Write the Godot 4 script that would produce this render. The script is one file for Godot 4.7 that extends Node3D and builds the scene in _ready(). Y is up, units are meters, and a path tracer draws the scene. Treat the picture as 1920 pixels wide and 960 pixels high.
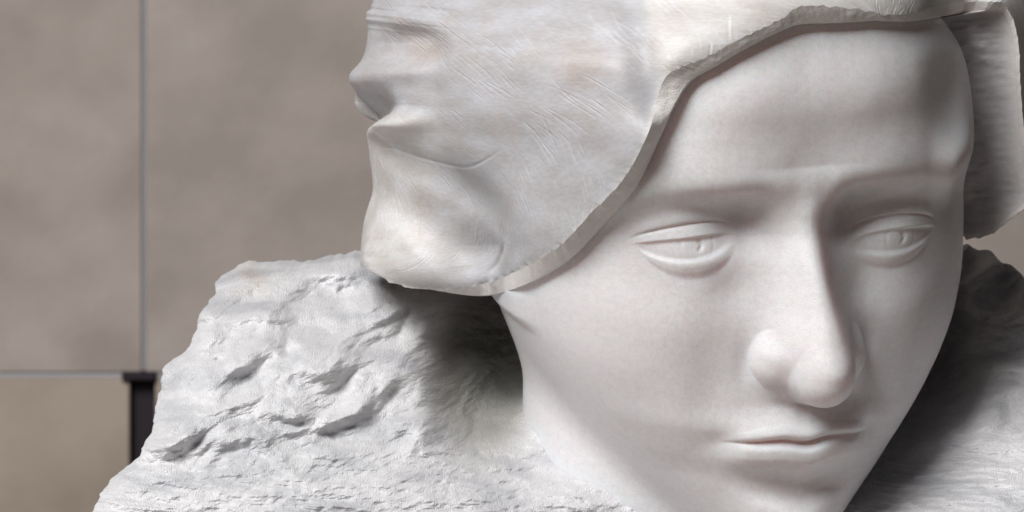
extends Node3D
# A weathered white marble head in a cap, growing out of a rough block, in front of a wall of limestone slabs.
# Lengths in millimetres while modelling ("mm"), metres in the scene. 5.8 picture points = 1 mm at the depth of the eyes.
const S := 5.8
const FAR := 1600.0
const RISE := 420.0
var head_basis: Basis
var head_at := Vector3(93.2, 6.7, 0)

# ---------------------------------------------------------------- small helpers
func place(px: float, py: float, z: float) -> Vector3:
	var k := (FAR - z) / FAR
	return Vector3((px - 960.0) / S * k, (480.0 - py) / S * k, z)

func to_points(p: Vector3) -> Vector2:
	var k := FAR / (FAR - p.z)
	return Vector2(960.0 + p.x * S * k, 480.0 - p.y * S * k)

func metres(p: Vector3) -> Vector3:
	return Vector3(p.x, p.y + RISE, p.z) * 0.001

static func smax(a: float, b: float, k: float) -> float:
	var h := clampf(0.5 + 0.5 * (a - b) / k, 0.0, 1.0)
	return lerpf(b, a, h) + k * h * (1.0 - h)

static func g2(x: float, y: float, cx: float, cy: float, sx: float, sy: float) -> float:
	var a := (x - cx) / sx
	var b := (y - cy) / sy
	return exp(-a * a - b * b)

class Table:
	var x0: float
	var x1: float
	var v := PackedFloat32Array()
	func _init(pts: Array, n := 800) -> void:
		x0 = pts[0].x
		x1 = pts[-1].x
		v.resize(n + 1)
		var k := 0
		for i in n + 1:
			var x := lerpf(x0, x1, float(i) / n)
			while k < pts.size() - 2 and x > pts[k + 1].x:
				k += 1
			var a: Vector2 = pts[k]
			var b: Vector2 = pts[k + 1]
			var h := b.x - a.x
			var t := (x - a.x) / h
			var d := (b.y - a.y) / h
			var ma := d
			var mb := d
			if k > 0:
				var q: Vector2 = pts[k - 1]
				var e := (a.y - q.y) / (a.x - q.x)
				ma = 0.0 if e * d <= 0.0 else 2.0 * e * d / (e + d) * 0.5 + (e + d) * 0.25
			if k < pts.size() - 2:
				var q: Vector2 = pts[k + 2]
				var e := (q.y - b.y) / (q.x - b.x)
				mb = 0.0 if e * d <= 0.0 else 2.0 * e * d / (e + d) * 0.5 + (e + d) * 0.25
			var t2 := t * t
			var t3 := t2 * t
			v[i] = (2 * t3 - 3 * t2 + 1) * a.y + (t3 - 2 * t2 + t) * h * ma + (3 * t2 - 2 * t3) * b.y + (t3 - t2) * h * mb
	func at(x: float) -> float:
		var f := clampf((x - x0) / (x1 - x0), 0.0, 1.0) * (v.size() - 1)
		var i := mini(int(f), v.size() - 2)
		return lerpf(v[i], v[i + 1], f - i)

func table(a: Array) -> Table:
	var p := []
	for i in range(0, a.size(), 2):
		p.append(Vector2(a[i], a[i + 1]))
	return Table.new(p)

func rows(n: int, f: Callable) -> void:
	WorkerThreadPool.wait_for_group_task_completion(WorkerThreadPool.add_group_task(f, n, -1, true))

# A grid of points (mm) made into one smooth mesh. flip turns its faces over.
func grid_mesh(p: PackedVector3Array, cols: int, uv: PackedVector2Array, tint: PackedColorArray, m: Material, flip := false) -> ArrayMesh:
	var n := p.size() / cols
	var nor := PackedVector3Array()
	nor.resize(p.size())
	var v := PackedVector3Array()
	v.resize(p.size())
	for j in n:
		for i in cols:
			var at := j * cols + i
			var a := p[at + 1 if i < cols - 1 else at] - p[at - 1 if i > 0 else at]
			var b := p[at + cols if j < n - 1 else at] - p[at - cols if j > 0 else at]
			var c := a.cross(b)
			nor[at] = (-c if flip else c).normalized()
			v[at] = metres(p[at])
	var idx := PackedInt32Array()
	idx.resize((n - 1) * (cols - 1) * 6)
	var k := 0
	for j in n - 1:
		for i in cols - 1:
			var a := j * cols + i
			var b := a + 1
			var c := a + cols
			var d := c + 1
			# outward normal is a x b of the grid; front faces run clockwise
			if flip:
				idx[k] = a; idx[k + 1] = b; idx[k + 2] = d; idx[k + 3] = a; idx[k + 4] = d; idx[k + 5] = c
			else:
				idx[k] = a; idx[k + 1] = d; idx[k + 2] = b; idx[k + 3] = a; idx[k + 4] = c; idx[k + 5] = d
			k += 6
	var arr := []
	arr.resize(Mesh.ARRAY_MAX)
	arr[Mesh.ARRAY_VERTEX] = v
	arr[Mesh.ARRAY_NORMAL] = nor
	arr[Mesh.ARRAY_INDEX] = idx
	if uv.size():
		arr[Mesh.ARRAY_TEX_UV] = uv
	if tint.size():
		arr[Mesh.ARRAY_COLOR] = tint
	var mesh := ArrayMesh.new()
	mesh.add_surface_from_arrays(Mesh.PRIMITIVE_TRIANGLES, arr)
	mesh.surface_set_material(0, m)
	return mesh

func obj(called: String, mesh: Mesh, parent: Node) -> MeshInstance3D:
	var o := MeshInstance3D.new()
	o.name = called
	o.mesh = mesh
	parent.add_child(o, true)
	return o

func noise(kind: int, freq: float, octaves: int, sd: int) -> FastNoiseLite:
	var f := FastNoiseLite.new()
	f.noise_type = kind
	f.frequency = freq
	f.fractal_octaves = octaves
	f.fractal_type = FastNoiseLite.FRACTAL_FBM if octaves > 1 else FastNoiseLite.FRACTAL_NONE
	f.seed = sd
	return f

func noise_texture(f: FastNoiseLite, size: int) -> NoiseTexture2D:
	var t := NoiseTexture2D.new()
	t.width = size
	t.height = size
	t.seamless = true
	t.noise = f
	return t

# ---------------------------------------------------------------- the head
var t_w: Table
var t_f: Table
var t_nose: Table
var t_nose_w: Table
var t_brow_y: Table
var t_brow_a: Table
var t_lip: Table
var t_stom: Table
var t_side: Table
const ZC := -60.0

func head_tables() -> void:
	t_w = table([-124, 2, -118, 8, -112, 16, -104, 26, -92, 38.5, -80, 49, -65, 59, -50, 66.5, -35, 71.5, -20, 73.5, 0, 72.5, 25, 71.5, 50, 70, 75, 60, 90, 40, 97, 20, 100, 4])
	t_side = table([-124, 1.15, -90, 1.14, -60, 1.10, -30, 1.10, 0, 1.12, 25, 1.155, 48, 1.12, 72, 0.96, 100, 0.9])
	t_f = table([-124, -55, -118, -34, -112, -14, -107, -3, -102, 2.5, -97, 4.5, -90, 4.5, -82, 4.5, -72, 6.5, -64, 7, -55, 5, -40, 3, -20, 1, 0, 0, 10, 2.5, 22, 5, 40, 5, 60, 0, 75, -9, 90, -32, 97, -48, 100, -56])
	t_nose = table([-60, 0, -55, 0.3, -50, 8, -46, 17.5, -42, 21.8, -38, 22.4, -30, 21.4, -20, 17.8, -10, 14, 0, 9.6, 8, 5.6, 15, 2.4, 24, 0.0])
	t_nose_w = table([-60, 10.0, -44, 10.4, -37, 10.8, -29, 9.8, -20, 8.0, -10, 6.6, 0, 6.8, 8, 9.5, 18, 14, 24, 16])
	t_brow_y = table([0, 12.5, 4, 12.6, 8, 13.2, 20, 16.5, 35, 19, 48, 18, 60, 11, 70, 2])
	t_brow_a = table([0, 0.9, 4, 1.1, 10, 2.2, 22, 3.0, 45, 2.6, 57, 4.2, 63, 2.6, 70, 0.0])
	t_lip = table([-40, 0, -32, 0.9, -26, 0.6, -19.5, -1.6, -16, -1.3, -12.5, 0.6, -9, 2.8, -6, 3.9, -3.2, 3.6, -1.2, 2.2, 0.0, 1.1, 0.6, 1.9, 1.3, 2.9, 2.4, 3.2, 4.2, 2.6, 6, 1.7, 9, 0.8, 12, 0.3, 16, 0])
	t_stom = table([-26, -67.3, -18, -66.6, -9, -66.0, 0, -67.2, 9, -66.0, 18, -66.6, 26, -67.3])

func rho_of(ct: float, sn: float, y: float) -> float:
	var w := t_w.at(y)
	var d := t_f.at(y) - ZC if ct > 0.0 else minf(95.0, w * 1.35)
	d = maxf(d, 1.0)
	var n := 2.4
	if y < -40.0:
		n = lerpf(2.4, 2.05, smoothstep(-40.0, -80.0, y))
	if ct <= 0.0:
		n = 2.2
	if sn > 0.0:
		w *= t_side.at(y)
	elif y > 35.0:
		w *= 1.0 - 0.28 * smoothstep(30.0, 85.0, y)
	var r := pow(pow(absf(sn) / w, n) + pow(absf(ct) / d, n), -1.0 / n)
	if y < 0.0:
		# the neck below the jaw
		var nr := lerpf(25.0, 52.0, smoothstep(0.0, -50.0, y))
		var b := -8.0 * sn - 18.0 * ct
		var neck := b + sqrt(maxf(nr * nr - 388.0 + b * b, 0.0))
		r = smax(r, neck, 6.0)
	if sn < 0.0:
		# what shows of the hair below the cap
		r += 2.4 * smoothstep(-42.0, -36.0, y) * smoothstep(-20.0, -30.0, y) * smoothstep(0.2, -0.1, ct) * smoothstep(-0.9, -0.5, ct)
	return r

func features(x: float, y: float, zb: float) -> float:
	var ax := absf(x)
	var right := 1.0 if x > 0.0 else 0.0
	var z := zb
	# orbits, brows, temples, cheeks
	z -= 5.5 * g2(ax, y, 30, 2, 17, 9.5)
	z -= 5.0 * g2(ax, y, 18, 6, 8.5, 9)
	z += 6.0 * g2(ax, y, 36, -1.5, 14, 9)
	if y > -20.0 and y < 60.0:
		var d := y - t_brow_y.at(ax)
		var s := 13.0 if d > 0.0 else 6.3
		z += t_brow_a.at(ax) * exp(-d * d / (s * s))
	z -= 4.5 * g2(ax, y, 58, 42, 13, 14)
	z -= 3.2 * g2(ax, y, 24, 9.5, 15, 5.5)
	if right > 0.5:
		z += 4.0 * g2(ax, y, 64, 21, 9, 8)
		z -= 4.5 * g2(ax, y, 66, 5, 9, 7)
		z -= 3.0 * g2(ax, y, 64, 42, 12, 12)
	z += 2.6 * g2(ax, y, 42, -27, 17, 14)
	z -= 1.6 * g2(ax, y, 22, -16, 8, 9)
	z -= 1.0 * g2(ax, y, 30, -52, 8, 14)
	z += 3.0 * g2(ax, y, 0, -96, 15, 9)
	z += 1.2 * g2(ax, y, 24, 48, 16, 14)
	# nose
	if ax < 45.0 and y < 26.0 and y > -60.0:
		# it leans a little to one side towards the tip
		var nx := x - 2.6 * smoothstep(4.0, -40.0, y)
		ax = absf(nx)
		var p := t_nose.at(y)
		var w := t_nose_w.at(y)
		var pw := lerpf(2.1, 2.6, smoothstep(-15.0, -42.0, y))
		if p > 0.0:
			z += 0.62 * p * exp(-pow(ax / w, pw) * 0.8) + 0.38 * p * exp(-pow(ax / 15.0, 2))
		z -= 1.2 * g2(ax, y, 22.0, -40, 3.6, 8)
		# wings
		var tilt := (ax - 13.0) * 0.25
		var ry := 7.4 if y < -42.6 + tilt else 14.0
		var e := 1.0 - pow((ax - 12.6) / 7.4, 2) - pow((y + 42.6 - tilt) / ry, 2)
		z = smax(z, 3.4 - 4.5 * smoothstep(-40.0, -28.0, y) + 7.5 * (pow(e, 0.62) if e > 0.0 else 2.5 * e), lerpf(2.6, 8.0, smoothstep(-46.0, -36.0, y)))
		e = 1.0 - pow(ax / 5.0, 2) - pow((y + 47.0) / 5.5, 2)
		z = smax(z, 9.0 + 9.0 * (sqrt(e) if e > 0.0 else 2.5 * e), 2.0)
		z += 1.6 * g2(ax, y, 9.5, -34, 4.5, 7.0)
		# tip
		ry = 11.0 if y < -43.0 else 24.0
		e = 1.0 - pow(ax / lerpf(10.4, 8.0, smoothstep(-42.0, -22.0, y)), 2) - pow((y + 43.0) / ry, 2)
		z = smax(z, 14.4 - 7.0 * smoothstep(-42.0, -26.0, y) + 12.8 * (pow(e, 0.56) if e > 0.0 else 2.5 * e), lerpf(3.2, 6.0, smoothstep(-48.0, -37.0, y)))
		ax = absf(x)
	# mouth
	if ax < 45.0 and y < -48.0 and y > -108.0:
		z -= 0.9 * g2(ax, y, 0, -56, 2.6, 4.5)
		var a := clampf(1.0 - pow(ax / 27.0, 2.0), 0.0, 1.0)
		var amp := pow(a, 0.75)
		var t := (y - t_stom.at(x)) / (0.30 + 0.70 * pow(a, 0.6))
		if t < 0.0:
			t = (y - t_stom.at(x)) / (0.5 + 0.5 * pow(a, 0.6))
		var lip := t_lip.at(t) * lerpf(1.0, a, smoothstep(-9.0, -16.0, t))
		var fade := smoothstep(29.0, 19.0, ax)
		z += lip * amp * fade * 1.18
		z -= 0.9 * g2(ax, y, 26, -67, 4.0, 3.6)
		z -= 0.7 * g2(ax, y, 30, -66, 6, 9)
	# eyes: lids and eyeball
	if ax > 10.0 and ax < 60.0 and y < 18.0 and y > -18.0:
		var x_in := 20.0 if right < 0.5 else 18.4
		var u := (ax - x_in) / (53.0 - x_in)
		var line := lerpf(0.2, -2.0, u) if right < 0.5 else lerpf(-5.6, -3.6, u)
		var uu := clampf(u, 0.0, 1.0)
		var arch := pow(4.0 * uu * (1.0 - uu), 0.8)
		var skew := 1.0 + 0.25 * (0.5 - uu)
		var up := line + lerpf(1.7, 3.4, right) * arch * skew
		var lo := line - lerpf(5.5, 4.3, right) * arch * (2.0 - skew)
		var v2 := clampf((u + 0.04) / 1.10, 0.0, 1.0)
		var arch2 := pow(4.0 * v2 * (1.0 - v2), 0.6)
		var cu := line + lerpf(5.9, 7.4, right) * arch2 * (1.0 + 0.2 * (0.5 - v2))
		var v3 := clampf((u + 0.02) / 1.0, 0.0, 1.0)
		var cl := line - lerpf(11.0, 8.9, right) * pow(4.0 * v3 * (1.0 - v3), 0.75)
		var inside := 1.0 if u > 0.0 and u < 1.0 else 0.0
		var ends := smoothstep(-0.08, 0.30, u) * smoothstep(1.08, 0.86, u)
		# opening
		var open := minf(up - y, y - lo)
		var o := smoothstep(-0.8, 1.3, open) * smoothstep(0.0, 0.2, u) * smoothstep(1.0, 0.88, u)
		var low_ends := smoothstep(0.0, 0.22, u) * smoothstep(1.0, 0.82, u)
		# upper lid strip
		var mid := (up + cu) * 0.5
		var half := maxf((cu - up) * 0.5, 0.6)
		var q := (y - mid) / half
		if absf(q) < 1.6:
			z += ends * 0.75 * (1.0 - smoothstep(0.55, 1.25, absf(q)))
		var gq := y - cu
		z -= ends * 0.36 * exp(-gq * gq / 2.2)
		z += ends * 1.0 * smoothstep(0.0, 1.4, gq) * smoothstep(6.5, 1.4, gq)
		# lower lid strip
		mid = (lo + cl) * 0.5
		half = maxf((lo - cl) * 0.5, 0.6)
		q = (y - mid) / half
		if absf(q) < 1.8:
			z += low_ends * 0.48 * (1.0 - smoothstep(0.25, 1.4, absf(q)))
		gq = y - cl
		z -= low_ends * 0.35 * exp(-gq * gq / 7.0)
		# eyeball set back in the opening
		z -= o * 0.65
		var ix := x - (37.4 if right > 0.5 else -34.6)
		var iy := y - line - (0.2 if right > 0.5 else -0.9)
		var r := sqrt(ix * ix + iy * iy)
		z -= o * 0.13 * exp(-pow((r - 5.6) / 0.6, 2))
		# a comma cut for the pupil
		var th := atan2(iy - 0.3, ix)
		z -= o * 0.5 * exp(-pow((r - 1.3) / 0.75, 2)) * smoothstep(-0.5, 0.7, sin(th + 1.6))
		z -= o * 0.25 * exp(-pow(r / 2.6, 2))
	return z

func head_point(th: float, y: float) -> Vector3:
	var ct := cos(th)
	var sn := sin(th)
	var r := rho_of(ct, sn, y)
	var x := r * sn
	var zb := ZC + r * ct
	if ct > 0.0:
		var z := features(x, y, zb)
		zb = lerpf(zb, z, smoothstep(0.0, 0.45, ct))
	return Vector3(x, y, zb)

func to_scene(p: Vector3) -> Vector3:
	return head_basis * p + head_at

func build_head(parent: Node, m: Material) -> void:
	var ys := PackedFloat32Array()
	var y := 99.9
	while y > -123.0:
		ys.append(y)
		var st := lerpf(0.8, 0.28, smoothstep(-96.0, -80.0, y))
		st = lerpf(st, 0.42, smoothstep(-62.0, -50.0, y))
		st = lerpf(st, 0.26, smoothstep(-24.0, -12.0, y))
		st = lerpf(st, 1.0, smoothstep(10.0, 45.0, y))
		y -= st
	var cols := 560
	var ths := PackedFloat32Array()
	for i in cols:
		var u := float(i) / (cols - 1) * 2.0 - 1.0
		var a := absf(u)
		ths.append(signf(u) * (1.28 * a + 1.77 * pow(a, 6.0)))
	var p := PackedVector3Array()
	p.resize(cols * ys.size())
	var big := noise(FastNoiseLite.TYPE_SIMPLEX_SMOOTH, 0.03, 3, 5)
	rows(ys.size(), func(j: int) -> void:
		for i in cols:
			var q := head_point(ths[i], ys[j])
			var w := big.get_noise_3dv(q) * 0.35
			q.z += w
			p[j * cols + i] = to_scene(q))
	var none := PackedColorArray()
	obj("head", grid_mesh(p, cols, PackedVector2Array(), none, m, true), parent)

# depth (mm) of the bare head behind a picture point
func head_depth(px: float, py: float) -> float:
	var inv := head_basis.inverse()
	var z := 60.0
	while z > -120.0:
		var q := inv * (place(px, py, z) - head_at)
		if q.y < 112 and q.y > -120:
			var dx := q.x
			var dz := q.z - ZC
			var r := sqrt(dx * dx + dz * dz)
			if r < rho_of(dz / r, dx / r, q.y):
				return z
		z -= 0.5
	return -999.0

# ---------------------------------------------------------------- the cap
func spline(a: Array, t: float) -> Vector3:
	var f := clampf(t, 0.0, 1.0) * (a.size() - 1)
	var i := mini(int(f), a.size() - 2)
	var p0: Vector3 = a[maxi(i - 1, 0)]
	var p3: Vector3 = a[mini(i + 2, a.size() - 1)]
	return (a[i] as Vector3).cubic_interpolate(a[i + 1], p0, p3, f - i)

func line_dist(p: Vector2, pts: Array) -> float:
	var best := 1e9
	for i in pts.size() - 1:
		var c := Geometry2D.get_closest_point_to_segment(p, pts[i], pts[i + 1])
		best = minf(best, c.distance_to(p))
	return best

func build_cap(parent: Node, m: Material, rim_m: Material) -> void:
	# each row: outer edge point, inner edge point, back silhouette point, each with a depth (-1: a gap in front of the head)
	var st := [
		[692, 496, -95, 706, 513, -97, 690, 492, -104], [735, 502, -80, 742, 529, -84, 696, 462, -108], [782, 526, -72, 790, 537, -76, 718, 425, -110],
		[850, 541, -58, 854, 551, -62, 734, 385, -112], [914, 531, -50, 920, 554, -54, 745, 350, -112], [980, 502, 11, 990, 533, 5, 740, 300, -112],
		[1050, 461, 11, 1063, 489, 5, 730, 258, -110], [1103, 405, 11, 1122, 430, 5, 702, 232, -108], [1169, 336, 11, 1191, 353, 5, 672, 216, -106],
		[1213, 255, 12, 1234, 262, 5, 655, 192, -104], [1228, 195, 9, 1263, 202, 5, 661, 160, -104], [1252, 140, 9, 1297, 151, 5, 682, 105, -104],
		[1324, 107, 8, 1345, 122, 5, 691, 60, -104], [1400, 67, 8, 1415, 82, 5, 698, 10, -106], [1465, 35, 8, 1478, 52, 5, 715, -50, -110],
		[1500, 13, 9, 1510, 44, 5, 760, -140, -112], [1560, 12, 9, 1575, 42, 5, 860, -230, -114], [1631, 21, 8, 1640, 38, 5, 1050, -300, -118],
		[1660, 28, 8, 1668, 39, 5, 1250, -330, -120], [1705, 26, 8, 1710, 39, 5, 1450, -320, -122], [1750, 13, 10, 1755, 33, 6, 1620, -270, -124],
		[1800, 4, 12, 1800, 25, 8, 1760, -190, -126], [1860, 3, -52, 1850, 20, -57, 1850, -100, -126], [1888, 14, -54, 1880, 26, -58, 1915, -20, -126],
		[1909, 75, -56, 1900, 80, -60, 1950, 60, -126], [1914, 170, -58, 1905, 170, -62, 1962, 150, -126], [1923, 280, -60, 1914, 280, -64, 1985, 250, -126],
		[1932, 372, -62, 1926, 366, -66, 1985, 330, -126], [1896, 409, -66, 1890, 403, -70, 1905, 385, -126], [1858, 439, -70, 1851, 432, -73, 1855, 410, -126],
		[1812, 449, -74, 1806, 441, -78, 1812, 425, -126]]
	var ce := []
	var ci := []
	var cb := []
	for s in st:
		var ze: float = s[2]
		var zi: float = s[5]
		if ze > 0.0:
			var d := maxf(head_depth(s[3], s[4]), -75.0)
			ze = d + s[2]
			zi = d + s[5]
		ce.append(place(s[0], s[1], ze))
		ci.append(place(s[3], s[4], zi))
		cb.append(place(s[6], s[7], s[8]))
	var cols := 900
	var na := 330
	var nr := 14
	var ni := 26
	var nb := 24
	var total := na + nr + ni + nb
	var p := PackedVector3Array()
	p.resize(cols * total)
	var uv := PackedVector2Array()
	uv.resize(p.size())
	var tint := PackedColorArray()
	tint.resize(p.size())
	var chip := noise(FastNoiseLite.TYPE_SIMPLEX_SMOOTH, 0.16, 3, 11)
	var lump := noise(FastNoiseLite.TYPE_SIMPLEX_SMOOTH, 0.035, 3, 12)
	var stain := noise(FastNoiseLite.TYPE_SIMPLEX_SMOOTH, 0.05, 4, 13)
	var engraved: Array = [Vector2(752, 275), Vector2(775, 279), Vector2(800, 294), Vector2(830, 307), Vector2(860, 313), Vector2(885, 310), Vector2(912, 298), Vector2(942, 279)]
	var curve := Curve2D.new()
	for k in engraved.size():
		var tan: Vector2 = (engraved[mini(k + 1, engraved.size() - 1)] - engraved[maxi(k - 1, 0)]) / 6.0
		curve.add_point(engraved[k], -tan, tan)
	curve.bake_interval = 4.0
	engraved = Array(curve.get_baked_points())
	var axis := to_scene(Vector3(0, 20, -62))
	var back := axis + Vector3(-20, 10, -120)
	rows(cols, func(i: int) -> void:
		var s := float(i) / (cols - 1)
		var e := spline(ce, s)
		var q := spline(ci, s)
		var b := spline(cb, s)
		var nz := chip.get_noise_1d(e.x * 1.7 + e.y * 1.3) 
		var nz2 := chip.get_noise_1d(e.x * 5.1 - e.y * 4.7 + 300.0)
		var chipped := Vector3(0.25, 0.6, 0.0) * (nz * 1.2 + nz2 * 0.25)
		q += Vector3(0.1, 0.2, 0) * nz
		var span := b - e
		var c1 := e + span * 0.36 + Vector3(0, 0, lerpf(30.0, 60.0, smoothstep(0.25, 0.42, s)))
		var c2 := b + Vector3(0, 0, 42)
		c2 += span.normalized() * -2.0
		# right flap: almost straight back
		var flap := smoothstep(0.66, 0.74, s)
		c1 = c1.lerp(e + span * 0.33 + Vector3(2, 0, 3), flap)
		c2 = c2.lerp(e + span * 0.66 + Vector3(3, 0, 2), flap)
		# bottom corner of the left flap
		var low := smoothstep(0.14, 0.0, s)
		c1 = c1.lerp(e + span * 0.33 + Vector3(0, 0, 4), low)
		c2 = c2.lerp(b + Vector3(0, 0, 10) - span * 0.2, low)
		for k in na:
			var t := float(k) / (na - 1)
			var w := e.bezier_interpolate(c1, c2, b, t) + chipped * exp(-t / 0.02)
			var f := to_points(w)
			# the shaping of the outside
			var h := 0.0
			if s < 0.75:
				var edge := smoothstep(0.0, 0.06, t)
				h += lump.get_noise_3dv(w) * 0.5 * edge
				# the column down the back edge, wider towards its foot, and the flat hollow in front of it
				var dn := clampf((f.y - 250.0) / 250.0, 0.0, 1.0)
				var cx := 752.0 - dn * 10.0
				var cf := smoothstep(195, 240, f.y)
				var dx := f.x - cx
				var cw := lerpf(44.0, 92.0, dn) if dx > 0.0 else 50.0
				h += 10.0 * exp(-pow(absf(dx) / cw, 2.6)) * cf
				h -= 10.0 * exp(-pow((f.x - lerpf(838.0, 905.0, dn)) / lerpf(50.0, 75.0, dn), 2)) * smoothstep(270, 400, f.y) * smoothstep(545, 460, f.y)
				h -= 2.0 * g2(f.x, f.y, 812, 175, 26, 50)
				# the roll above it, undercut
				var ry := 152.0 - clampf((f.x - 650.0) / 150.0, 0.0, 1.0) * 8.0
				var dy := f.y - ry
				var under := smoothstep(0.0, 58.0, dy) * smoothstep(108.0, 60.0, dy)
				h -= 9.0 * under * smoothstep(758, 690, f.x)
				h += 2.4 * exp(-pow((dy + 10.0) / 18.0, 2)) * smoothstep(840, 760, f.x)
				h -= 3.5 * exp(-pow(pow((f.x - 770.0) / 62.0, 2) + pow((f.y - 88.0) / 34.0, 2), 2))
				h += 1.6 * exp(-pow((f.y - 34.0 - (f.x - 700.0) * 0.05) / 16.0, 2)) * smoothstep(900, 780, f.x)
				h += 1.1 * lump.get_noise_2d((f.y - (f.x - 700.0) * 0.12) * 2.2, f.x * 0.06) * smoothstep(880, 820, f.x) * exp(-pow((f.y - 22.0) / 26.0, 2))
				# fold cut into the side
				if f.x > 720 and f.x < 990 and f.y > 230 and f.y < 350:
					var d := line_dist(f, engraved)
					var fade := smoothstep(742, 790, f.x) * smoothstep(955, 890, f.x)
					h -= 0.36 * exp(-pow(d / 2.6, 2)) * fade
				# small cut near the lower edge
				h -= 1.4 * exp(-pow((f.x - 913.0 + (f.y - 490.0) * 0.12) / 6.0, 2)) * smoothstep(455, 480, f.y) * smoothstep(520, 500, f.y)
				h += 1.3 * exp(-pow((f.x - 926.0) / 12.0, 2)) * smoothstep(440, 480, f.y)
				# the brim turned up round the brow
				h -= 3.4 * exp(-pow((f.x - 1196.0 - (f.y - 60.0) * 0.2) / 34.0, 2)) * smoothstep(-40, 40, f.y) * smoothstep(270, 190, f.y)
			var out := (w - Vector3(axis.x, lerpf(w.y, axis.y, 0.4), axis.z - 10)).normalized()
			out = (out * 0.75 + Vector3(0, 0, 0.75)).normalized()
			w += out * h
			var at := (total - 1 - (nb + na - 1 - k)) if false else k
			p[at * cols + i] = w
			uv[at * cols + i] = Vector2(s * 2.6, t * 0.6)
			var brown := smoothstep(0.15, 0.5, stain.get_noise_3dv(w)) * 0.5
			brown = maxf(brown * 0.35, 0.55 * g2(f.x, f.y, 785, 95, 48, 30) + 0.45 * g2(f.x, f.y, 1085, 120, 55, 45))
			var lighter := maxf(smoothstep(0.0, 40.0, f.x - 1196.0 - (f.y - 60.0) * 0.2), exp(-pow((f.x - 752.0) / 70.0, 2)) * smoothstep(190, 250, f.y))  # brim and back column get a lighter tint than the side
			lighter = maxf(lighter, smoothstep(0.72, 0.78, s))
			tint[at * cols + i] = Color(0.60, 0.60, 0.62).lerp(Color(0.79, 0.775, 0.755), lighter).lerp(Color(0.60, 0.50, 0.43), clampf(brown, 0, 1)).lerp(Color(0.80, 0.77, 0.74), 0.5 * smoothstep(0.02, 0.0, t))
		# behind: the silhouette closes over the back of the head
		for k in nb:
			var t := float(k + 1) / nb
			var w := b.lerp(back, t * t * 0.6 + t * 0.4) + Vector3(0, 0, -40.0 * sin(t * PI * 0.5) * (1.0 - t * 0.4))
			var at := na + k
			p[at * cols + i] = w
			uv[at * cols + i] = Vector2(s * 2.6, 0.6 + t * 0.5)
			tint[at * cols + i] = Color(0.78, 0.77, 0.76)
		)
	var outer := PackedVector3Array(p.slice(0, cols * (na + nb)))
	var shell := obj("cap", grid_mesh(outer, cols, uv.slice(0, outer.size()), tint.slice(0, outer.size()), m, false), parent)
	# the edge and the inside
	var inn := PackedVector3Array()
	inn.resize(cols * (nr + ni))
	var tin := PackedColorArray()
	tin.resize(inn.size())
	rows(cols, func(i: int) -> void:
		var s := float(i) / (cols - 1)
		var e := p[i]
		var q := spline(ci, s)
		var f := to_points(q)
		var hid := q.lerp(Vector3(axis.x, lerpf(q.y, axis.y, 0.25), axis.z), 0.36) + Vector3(0, 0, -16)
		if s < 0.17:
			hid = q.lerp(axis, 0.3)
		for k in nr + ni:
			var w: Vector3
			if k < nr:
				var t := float(k) / (nr - 1)
				w = e.lerp(q, t)
				w += Vector3(0.35, -0.35, 0.75) * (0.15 * sin(t * PI) + chip.get_noise_3dv(w * 0.9) * 0.45 * sin(t * PI))
			else:
				var t := float(k - nr + 1) / ni
				w = q.lerp(hid, t) + Vector3(0, 0, -9.0 * sin(t * PI))
				w += Vector3(0, 0, (lump.get_noise_3dv(w * 2.0) * 2.0 + chip.get_noise_3d(w.x * 0.5, w.y * 2.2, w.z * 0.5) * 0.9) * sin(minf(t * 3.0, 1.0) * PI * 0.5))
			inn[k * cols + i] = w
			var dirty := smoothstep(-0.25, 0.3, stain.get_noise_3dv(w * 1.6)) * smoothstep(0.10, 0.02, s)
			var c := Color(0.85, 0.80, 0.775).lerp(Color(0.46, 0.41, 0.28), dirty * 0.9)
			c = c.lerp(Color(0.50, 0.49, 0.50), smoothstep(0.70, 0.76, s) * smoothstep(float(nr) * 0.6, float(nr) * 1.3, k))  # inside of the right flap: its shade is put into the colour
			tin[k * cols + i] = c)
	obj("cap_edge", grid_mesh(inn, cols, PackedVector2Array(), tin, rim_m, true), shell)

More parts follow.
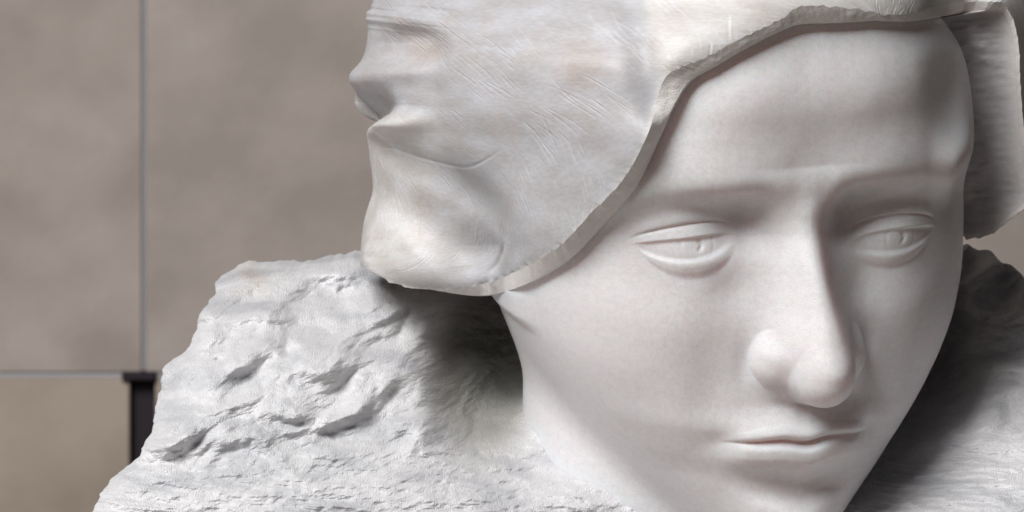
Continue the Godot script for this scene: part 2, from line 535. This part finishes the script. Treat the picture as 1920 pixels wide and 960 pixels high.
# ---------------------------------------------------------------- the rough block
func build_block(parent: Node, m: Material) -> void:
	var gx := [100, 400, 700, 900, 1100, 1400, 1650, 1800, 2060]
	var gy := [1030, 960, 850, 700, 600, 500, 440]
	var gz := [
		[14, 14, 8, -6, -26, -40, -28, -10, 2], [4, 4, -2, -16, -38, -52, -42, -24, -10], [-16, -14, -22, -44, -70, -90, -85, -58, -35],
		[-50, -42, -52, -88, -110, -120, -125, -105, -70], [-85, -72, -85, -110, -125, -140, -145, -130, -95], [-130, -122, -125, -140, -150, -160, -160, -155, -130],
		[-160, -155, -155, -165, -170, -175, -175, -170, -155]]
	var per_row := []
	for r in gz:
		var a := []
		for k in gx.size():
			a.append(Vector2(gx[k], r[k]))
		per_row.append(Table.new(a))
	var left := table([440, 470, 470, 450, 500, 440, 520, 410, 545, 398, 590, 372, 650, 352, 690, 304, 705, 297, 770, 290, 850, 262, 905, 203, 960, 165, 1030, 130])
	var top := table([130, 640, 300, 560, 400, 520, 440, 498, 480, 490, 560, 490, 640, 475, 700, 470, 1000, 460, 1500, 455, 1790, 458, 1840, 465, 1900, 498, 1960, 535, 2060, 570])
	var cols := 760
	var nrow := 520
	var side := 40
	var back := 30
	var front := 40
	var w := cols + side
	var h := nrow + back + front
	var p := PackedVector3Array()
	p.resize(w * h)
	var tint := PackedColorArray()
	tint.resize(w * h)
	var uv := PackedVector2Array()
	uv.resize(w * h)
	var warp := noise(FastNoiseLite.TYPE_SIMPLEX_SMOOTH, 0.02, 2, 20)
	var cell := noise(FastNoiseLite.TYPE_CELLULAR, 0.045, 1, 21)
	cell.cellular_return_type = FastNoiseLite.RETURN_DISTANCE
	cell.cellular_jitter = 1.0
	var cell2 := noise(FastNoiseLite.TYPE_CELLULAR, 0.11, 1, 22)
	cell2.cellular_return_type = FastNoiseLite.RETURN_DISTANCE
	var fine := noise(FastNoiseLite.TYPE_SIMPLEX_SMOOTH, 0.16, 3, 23)
	var ridge := noise(FastNoiseLite.TYPE_SIMPLEX_SMOOTH, 0.035, 3, 24)
	ridge.fractal_type = FastNoiseLite.FRACTAL_RIDGED
	var vein := noise(FastNoiseLite.TYPE_SIMPLEX_SMOOTH, 0.03, 4, 25)
	var mound := noise(FastNoiseLite.TYPE_SIMPLEX_SMOOTH, 0.055, 2, 26)
	var ledges := [
		[Vector2(290, 846), Vector2(370, 806), Vector2(459, 795), Vector2(558, 776), Vector2(619, 738), Vector2(657, 690), Vector2(701, 640), Vector2(800, 563)],
		[Vector2(390, 732), Vector2(459, 696), Vector2(520, 664), Vector2(532, 618), Vector2(591, 590), Vector2(660, 575)],
		[Vector2(350, 655), Vector2(459, 613), Vector2(530, 574), Vector2(619, 541), Vector2(720, 517)],
		[Vector2(380, 604), Vector2(437, 558), Vector2(536, 547), Vector2(646, 514), Vector2(690, 508)],
		[Vector2(250, 862), Vector2(381, 839), Vector2(492, 839), Vector2(591, 811), Vector2(690, 773), Vector2(756, 718), Vector2(806, 640)],
		[Vector2(570, 680), Vector2(600, 706), Vector2(626, 736)],
		[Vector2(640, 600), Vector2(700, 585), Vector2(745, 560)]]
	rows(h, func(j: int) -> void:
		var v := clampf(float(j - front) / (nrow - 1), 0.0, 1.0)
		for i in w:
			var u := clampf(float(i - side) / (cols - 1), 0.0, 1.0)
			# place on the picture plane, then depth
			var py := lerpf(1030.0, 480.0, v)
			var px := lerpf(left.at(py), 2060.0, u)
			py = lerpf(1030.0, top.at(px) + fine.get_noise_1d(px * 0.12) * 9.0, v)
			px = lerpf(left.at(py) + fine.get_noise_1d(py * 0.14 + 400.0) * 9.0, 2060.0, u)
			var z := 0.0
			for r in gy.size() - 1:
				if py <= gy[r] and py >= gy[r + 1] or r == gy.size() - 2:
					var t := clampf((gy[r] - py) / float(gy[r] - gy[r + 1]), 0.0, 1.0)
					z = lerpf(per_row[r].at(px), per_row[r + 1].at(px), t * t * (3.0 - 2.0 * t) * 0.35 + t * 0.65)
					break
			z -= 22.0 * exp(-pow(pow((px - 900.0) / 92.0, 2) + pow((py - 700.0) / 145.0, 2), 2))
			z -= 60.0 * g2(px, py, 1725, 640, 75, 115)
			z += 9.0 * g2(px, py, 560, 660, 170, 90)
			z += 9.0 * g2(px, py, 1090, 935, 90, 45)
			z += 7.0 * g2(px, py, 560, 520, 120, 30)
			# carving: strokes that run down to the left
			var a := 0.38
			var lx := (px * cos(a) - py * sin(a)) / S
			var ly := (px * sin(a) + py * cos(a)) / S
			var wx := warp.get_noise_2d(lx, ly) * 9.0
			var wy := warp.get_noise_2d(lx + 500.0, ly) * 9.0
			var rough := smoothstep(905.0, 815.0, py + (px - 600.0) * 0.03)
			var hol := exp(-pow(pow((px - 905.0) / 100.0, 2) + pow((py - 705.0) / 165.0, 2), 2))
			var c1 := cell.get_noise_2d((lx + wx * 1.5) * 0.44, (ly + wy * 1.5) * 0.85)
			var c2 := cell2.get_noise_2d((lx + wx) * 0.55 + 90.0, (ly + wy) * 1.2)
			# ledges that fan out from under the cap
			var n := (-pow(c1 + 1.0, 2.0) * 6.0 - pow(c2 + 1.0, 2.0) * 3.2 + 3.0 + ridge.get_noise_2d(lx * 0.6 + wx, ly * 1.1 + wy) * 1.6 + mound.get_noise_2d((lx + wx) * 0.55, (ly + wy) * 1.2) * 4.8) * lerpf(1.0, 1.9, smoothstep(1620, 1700, px))
			if px < 880.0:
				var f := Vector2(px + wx * 1.5 + fine.get_noise_2d(px * 0.07, py * 0.07) * 12.0, py + wy * 1.5 + fine.get_noise_2d(px * 0.07 + 70.0, py * 0.07) * 14.0)
				for l in ledges:
					var best := 1e9
					var sgn := 1.0
					for k in l.size() - 1:
						var a0: Vector2 = l[k]
						var b0: Vector2 = l[k + 1]
						var c := Geometry2D.get_closest_point_to_segment(f, a0, b0)
						var dd := c.distance_squared_to(f)
						if dd < best:
							best = dd
							sgn = signf((b0 - a0).cross(f - a0))
					var d := sqrt(best) * sgn
					var fade := smoothstep(l[0].x + 4.0, l[0].x + 60.0, f.x) * smoothstep(l[-1].x - 4.0, l[-1].x - 60.0, f.x)
					n += fade * (-4.4 * smoothstep(-10.0, 24.0, d) * exp(-maxf(d - 10.0, 0.0) / 62.0) + 2.4 * exp(-pow((d + 24.0) / 30.0, 2)))
			n *= rough * (1.0 - 0.45 * hol)
			# finer point work low down, in nearly level strokes
			var a2 := -0.06
			var sx := (px * cos(a2) - py * sin(a2)) / S
			var sy := (px * sin(a2) + py * cos(a2)) / S
			n += (1.0 - rough) * (ridge.get_noise_2d(sx * 0.7 + wx * 0.4, sy * 3.4 + wy * 0.8) * 1.5 + cell2.get_noise_2d(sx * 0.8, sy * 3.2 + wx * 0.4) * 1.6)
			n += fine.get_noise_2d(lx * 1.0 + wx, ly * 1.8) * 0.8
			z += n
			var q := place(px, py, z)
			# silhouette edges roll over to the back
			var eu := u * 1.0 * (2060.0 - left.at(py)) / S
			var ev := (1.0 - v) * 100.0
			q.z -= 9.0 * exp(-eu / 5.0) + 8.0 * exp(-ev / 4.0)
			if i < side:
				var t := float(side - i) / side
				q += Vector3(10.0 * t, -6.0 * t, -t * 240.0 * (0.2 + 0.8 * t))
				q.x += fine.get_noise_2d(q.z * 0.5, q.y * 0.5) * 3.0 * t
			if j >= front + nrow:
				var t := float(j - front - nrow + 1) / back
				q += Vector3(0, -18.0 * t * t, -t * 200.0 * (0.2 + 0.8 * t))
			if j < front:
				var t := float(front - j) / front
				q.y = lerpf(q.y, -RISE, t)
				q.z += 26.0 * sin(minf(t * 6.0, 1.0) * PI * 0.5) + fine.get_noise_2d(q.x * 0.4, q.y * 0.4) * 6.0 * t
			p[j * w + i] = q
			uv[j * w + i] = Vector2(px, py) / 1000.0
			var grey := smoothstep(-0.15, 0.45, vein.get_noise_3dv(Vector3(q.x * 0.8, q.y * 2.0, q.z) + Vector3(wx, wy, 0.0))) * 0.4
			var c := Color(0.74, 0.74, 0.755).lerp(Color(0.44, 0.45, 0.50), grey * 1.3)
			c = c.lerp(Color(0.34, 0.335, 0.31), clampf(1.0 * hol * (0.8 + 1.0 * vein.get_noise_2d(px * 0.05, py * 0.05)), 0, 1))  # shade of the hollow beside the neck painted into the tint, blotchy
			c = c.lerp(Color(0.50, 0.41, 0.33), 0.6 * g2(px, py, 470, 525, 32, 26) * (0.7 + fine.get_noise_2d(px * 0.1, py * 0.1)))
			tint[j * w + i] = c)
	obj("rough_block", grid_mesh(p, w, PackedVector2Array(), tint, m, true), parent)

# ---------------------------------------------------------------- textures
# Rasp marks in parallel bands: [relief, colour]
func stroke_textures(size: int, bands: int, dir: Vector2, long: float, sd: int) -> Array:
	var relief := PackedFloat32Array()
	relief.resize(size * size)
	relief.fill(0.5)
	var pale := PackedFloat32Array()
	pale.resize(size * size)
	pale.fill(0.0)
	var r := RandomNumberGenerator.new()
	r.seed = sd
	for k in bands:
		var at := Vector2(r.randf() * size, r.randf() * size)
		var d := dir.rotated(r.randfn(0, 0.06)).normalized()
		var side := d.orthogonal()
		var many := r.randi_range(2, 8)
		var gap := r.randf_range(9.0, 22.0)
		for b in many:
			var n := int(long * r.randf_range(0.25, 1.4))
			var v := r.randf_range(0.10, 0.42)
			var wide := r.randf_range(1.6, 3.6)
			var start := at + side * (b * gap + r.randfn(0, 3.0)) + d * r.randfn(0, 30.0)
			var bend := r.randfn(0, 0.0006)
			for q in n:
				var f := pow(sin(float(q) / n * PI), 0.6)
				var c := start + d.rotated(bend * q) * q
				for o in range(-6, 7):
					var pt := c + side * o
					var x := posmod(int(pt.x), size)
					var y := posmod(int(pt.y), size)
					var cut := exp(-pow(o / wide, 2)) - 0.5 * exp(-pow((o - 4.5) / 2.0, 2))
					relief[y * size + x] = clampf(relief[y * size + x] - v * 0.35 * f * cut, 0.0, 1.0)
					pale[y * size + x] = maxf(pale[y * size + x], v * 2.0 * f * exp(-pow(o / wide, 2)))
	var fine := noise(FastNoiseLite.TYPE_SIMPLEX, 0.05, 4, sd + 1)
	var blotch := noise(FastNoiseLite.TYPE_SIMPLEX, 0.006, 4, sd + 2)
	var a := Image.create(size, size, false, Image.FORMAT_L8)
	var c := Image.create(size, size, false, Image.FORMAT_RGB8)
	var abytes := PackedByteArray()
	abytes.resize(size * size)
	var cbytes := PackedByteArray()
	cbytes.resize(size * size * 3)
	for y in size:
		for x in size:
			var k := y * size + x
			var fn := fine.get_noise_2d(x, y)
			var bn := blotch.get_noise_2d(x, y)
			abytes[k] = int(255.0 * clampf(relief[k] + fn * 0.03, 0, 1))
			var l := clampf(0.90 + 0.03 * fn + 0.05 * bn + 0.08 * pale[k], 0.0, 1.0)
			cbytes[k * 3] = int(255.0 * l)
			cbytes[k * 3 + 1] = int(255.0 * minf(1.0, l * (0.995 + bn * 0.01)))
			cbytes[k * 3 + 2] = int(255.0 * minf(1.0, l * (0.995 + bn * 0.025)))
	a = Image.create_from_data(size, size, false, Image.FORMAT_L8, abytes)
	c = Image.create_from_data(size, size, false, Image.FORMAT_RGB8, cbytes)
	return [ImageTexture.create_from_image(a), ImageTexture.create_from_image(c)]

func marble(tinted: bool, rough: float, grain_scale: float, relief: float) -> StandardMaterial3D:
	var m := StandardMaterial3D.new()
	m.albedo_color = Color(1, 1, 1) if tinted else Color(0.825, 0.80, 0.818).linear_to_srgb()
	m.vertex_color_use_as_albedo = tinted
	m.roughness = rough
	m.metallic_specular = 0.5
	m.uv1_triplanar = true
	m.uv1_world_triplanar = true
	m.uv1_scale = Vector3.ONE * grain_scale
	m.heightmap_enabled = true
	m.heightmap_texture = grain
	m.heightmap_scale = relief
	if not tinted or true:
		m.albedo_texture = mottle
	m.subsurf_scatter_enabled = true
	m.subsurf_scatter_strength = 0.3
	return m

var grain: Texture2D
var mottle: NoiseTexture2D

func _ready() -> void:
	# camera
	var cam := Camera3D.new()
	cam.name = "camera"
	add_child(cam)
	cam.position = metres(Vector3(0, 0, FAR))
	var lens := CameraAttributesPhysical.new()
	lens.frustum_focal_length = 24.0 / (2.0 * 480.0 / S / FAR)
	lens.frustum_focus_distance = FAR * 0.001 + 0.02
	lens.exposure_aperture = 34.0
	lens.frustum_near = 0.05
	lens.frustum_far = 40.0
	cam.attributes = lens
	cam.fov = rad_to_deg(2.0 * atan(480.0 / S / FAR))
	cam.near = 0.05
	cam.far = 40.0
	cam.current = true
	# light of the hall: soft and from above
	var we := WorldEnvironment.new()
	var env := Environment.new()
	env.background_mode = Environment.BG_COLOR
	env.background_color = Color(0.60, 0.61, 0.66) * 0.18
	env.tonemap_mode = Environment.TONE_MAPPER_LINEAR
	env.tonemap_exposure = 1.0
	env.sdfgi_enabled = true
	env.ssao_enabled = true
	env.ssil_enabled = true
	we.environment = env
	add_child(we)
	lamp("ceiling_light", Vector3(-1.0, 2.0, 1.5), Vector3(0.05, 0.42, -0.03), Vector2(1.2, 1.2), Color(0.99, 0.985, 0.98), 8.9)
	head_basis = Basis(Vector3.RIGHT, deg_to_rad(10.9)) * Basis(Vector3.UP, deg_to_rad(21.9)) * Basis(Vector3.RIGHT, deg_to_rad(3.3)) * Basis(Vector3.BACK, deg_to_rad(0.4))
	head_tables()
	grain = noise_texture(noise(FastNoiseLite.TYPE_SIMPLEX, 0.22, 2, 3), 512)
	mottle = noise_texture(noise(FastNoiseLite.TYPE_SIMPLEX, 0.012, 5, 8), 1024)
	mottle.noise.fractal_gain = 0.95
	mottle.color_ramp = Gradient.new()
	mottle.color_ramp.offsets = PackedFloat32Array([0.1, 0.5, 0.85])
	mottle.color_ramp.colors = PackedColorArray([Color(0.91, 0.908, 0.91), Color(0.97, 0.967, 0.965), Color(1, 1, 1)])
	var skin := marble(false, 0.4, 22.0, 0.012)
	var capm := marble(true, 0.5, 28.0, 0.01)
	capm.uv1_triplanar = false
	capm.uv1_scale = Vector3.ONE
	var rasp := stroke_textures(1400, 120, Vector2(0.75, 0.66), 120.0, 4)
	capm.heightmap_texture = rasp[0]
	capm.heightmap_scale = 0.07
	capm.albedo_texture = rasp[1]
	capm.subsurf_scatter_strength = 0.1
	var rim := marble(true, 0.5, 14.0, 0.015)
	rim.subsurf_scatter_strength = 0.1
	var stone := marble(true, 0.42, 14.0, 0.06)
	stone.subsurf_scatter_enabled = false
	var bust := Node3D.new()
	bust.name = "marble_bust"
	bust.set_meta("label", "white marble head of a woman in a cap rising from a rough hewn block")
	bust.set_meta("category", "sculpture")
	add_child(bust)
	build_head(bust, skin)
	build_cap(bust, capm, rim)
	build_block(bust, stone)
	build_wall()

func lamp(called: String, at: Vector3, look: Vector3, size: Vector2, c: Color, energy: float) -> void:
	var l := AreaLight3D.new()
	l.name = called
	l.area_size = size
	l.light_color = c
	l.light_energy = energy
	l.shadow_enabled = true
	add_child(l)
	l.look_at_from_position(at, look, Vector3(0, 0, -1))

func chamfered(size: Vector3, c: float, m: Material) -> ArrayMesh:
	# a slab with its front arrises taken off
	var st := SurfaceTool.new()
	st.begin(Mesh.PRIMITIVE_TRIANGLES)
	var h := size * 0.5
	var rings := [[h.x, h.y, -h.z], [h.x, h.y, h.z - c], [h.x - c, h.y - c, h.z]]
	var corner := func(r: Array, k: int) -> Vector3:
		return Vector3(r[0] * (1 if k == 1 or k == 2 else -1), r[1] * (1 if k >= 2 else -1), r[2])
	st.set_smooth_group(-1)
	for a in 2:
		for k in 4:
			var p0: Vector3 = corner.call(rings[a], k)
			var p1: Vector3 = corner.call(rings[a], (k + 1) % 4)
			var q0: Vector3 = corner.call(rings[a + 1], k)
			var q1: Vector3 = corner.call(rings[a + 1], (k + 1) % 4)
			for q in [p0, q1, p1, p0, q0, q1]:
				st.add_vertex(q)
	for z in [[2, 1], [0, -1]]:
		var c0: Vector3 = corner.call(rings[z[0]], 0)
		var c1: Vector3 = corner.call(rings[z[0]], 1)
		var c2: Vector3 = corner.call(rings[z[0]], 2)
		var c3: Vector3 = corner.call(rings[z[0]], 3)
		for q in ([c0, c2, c1, c0, c3, c2] if z[1] > 0 else [c0, c1, c2, c0, c2, c3]):
			st.add_vertex(q)
	st.generate_normals()
	st.set_material(m)
	return st.commit()

func limestone(c: Color, sd: int) -> StandardMaterial3D:
	var m := StandardMaterial3D.new()
	m.roughness = 0.9
	m.uv1_triplanar = true
	m.uv1_world_triplanar = true
	m.uv1_scale = Vector3.ONE * 1.9
	m.uv1_offset = Vector3.ONE * sd * 0.37
	var t := noise_texture(noise(FastNoiseLite.TYPE_SIMPLEX_SMOOTH, 0.012, 6, sd), 512)
	t.color_ramp = Gradient.new()
	t.color_ramp.offsets = PackedFloat32Array([0.2, 0.5, 0.8])
	t.color_ramp.colors = PackedColorArray([(c * 0.86).linear_to_srgb(), c.linear_to_srgb(), (c * Color(1.12, 1.13, 1.16)).linear_to_srgb()])
	m.albedo_texture = t
	m.heightmap_enabled = true
	m.heightmap_texture = grain
	m.heightmap_scale = 0.012
	return m

func build_wall() -> void:
	var z := -760.0
	var wall := Node3D.new()
	wall.name = "stone_wall"
	wall.set_meta("label", "grey beige wall of large smooth limestone slabs behind the marble head")
	wall.set_meta("category", "wall")
	add_child(wall)
	wall.position = metres(Vector3(0, -RISE, z))
	var up := limestone(Color(0.35, 0.302, 0.272), 31)
	var up2 := limestone(Color(0.35, 0.305, 0.275), 33)
	var low := limestone(Color(0.335, 0.275, 0.228), 32)
	# joints at picture points x = 270 and y = 705; a plain dark upright with a small cap stands below, x = 243 to 290
	var jx := [-1900.0, 270.0, 2360.0, 4400.0]
	var jy := [-1500.0, 704.0, 1900.0]
	for b in 2:
		for a in 3:
			var x0: float = jx[a] + 4.0
			var x1: float = jx[a + 1] - 4.0
			var y0: float = jy[b] + 5.0
			var y1: float = jy[b + 1] - 5.0
			if b == 1 and a == 0: x1 = 243.0
			if b == 1 and a == 1: x0 = 291.0
			var p0 := place(x0, y0, z)
			var p1 := place(x1, y1, z)
			var o := obj("stone_slab", chamfered(Vector3(p1.x - p0.x, p0.y - p1.y, 60.0) * 0.001, 0.0007, [up, up2, up, low, low, up2][b * 3 + a]), wall)
			o.position = Vector3((p0.x + p1.x) * 0.5, (p0.y + p1.y) * 0.5 + RISE, -30.0) * 0.001
	var mortar := StandardMaterial3D.new()
	mortar.albedo_color = Color(0.36, 0.355, 0.37).linear_to_srgb()
	mortar.roughness = 0.95
	var dark := StandardMaterial3D.new()
	dark.albedo_color = Color(0.012, 0.006, 0.012).linear_to_srgb()
	dark.roughness = 0.8
	var joint := StandardMaterial3D.new()
	joint.albedo_color = Color(0.27, 0.262, 0.285).linear_to_srgb()
	joint.roughness = 0.95
	# mortar: the long bed joint in two pieces, the upright joints above
	for r in [[-1900.0, 699.0, 229.0, 709.0], [292.0, 700.0, 4400.0, 709.0], [266.0, -1500.0, 274.0, 695.0], [2356.0, -1500.0, 2364.0, 695.0], [2356.0, 713.0, 2364.0, 1900.0], [236.0, 713.0, 243.0, 1900.0]]:
		var p0 := place(r[0], r[1], z)
		var p1 := place(r[2], r[3], z)
		var o := obj("mortar_joint", chamfered(Vector3(p1.x - p0.x, p0.y - p1.y, 59.0) * 0.001, 0.0003, mortar if r[2] - r[0] > 20.0 else joint), wall)
		o.position = Vector3((p0.x + p1.x) * 0.5, (p0.y + p1.y) * 0.5 + RISE, -30.4) * 0.001
	for r in [[229.0, 696.0, 292.0, 713.0, 3.0], [246.0, 713.5, 290.5, 1900.0, -6.0]]:
		var p0 := place(r[0], r[1], z)
		var p1 := place(r[2], r[3], z)
		var o := obj("dark_upright", chamfered(Vector3(p1.x - p0.x, p0.y - p1.y, 50.0) * 0.001, 0.0006, dark), wall)
		o.position = Vector3((p0.x + p1.x) * 0.5, (p0.y + p1.y) * 0.5 + RISE, -25.0 + r[4]) * 0.001
	var floor_mat := limestone(Color(0.26, 0.23, 0.2), 35)
	var f := MeshInstance3D.new()
	f.name = "floor"
	var pl := BoxMesh.new()
	pl.size = Vector3(6, 0.1, 5)
	pl.material = floor_mat
	f.mesh = pl
	f.set_meta("kind", "structure")
	add_child(f)
	f.position = Vector3(0, -0.05, 1.7)
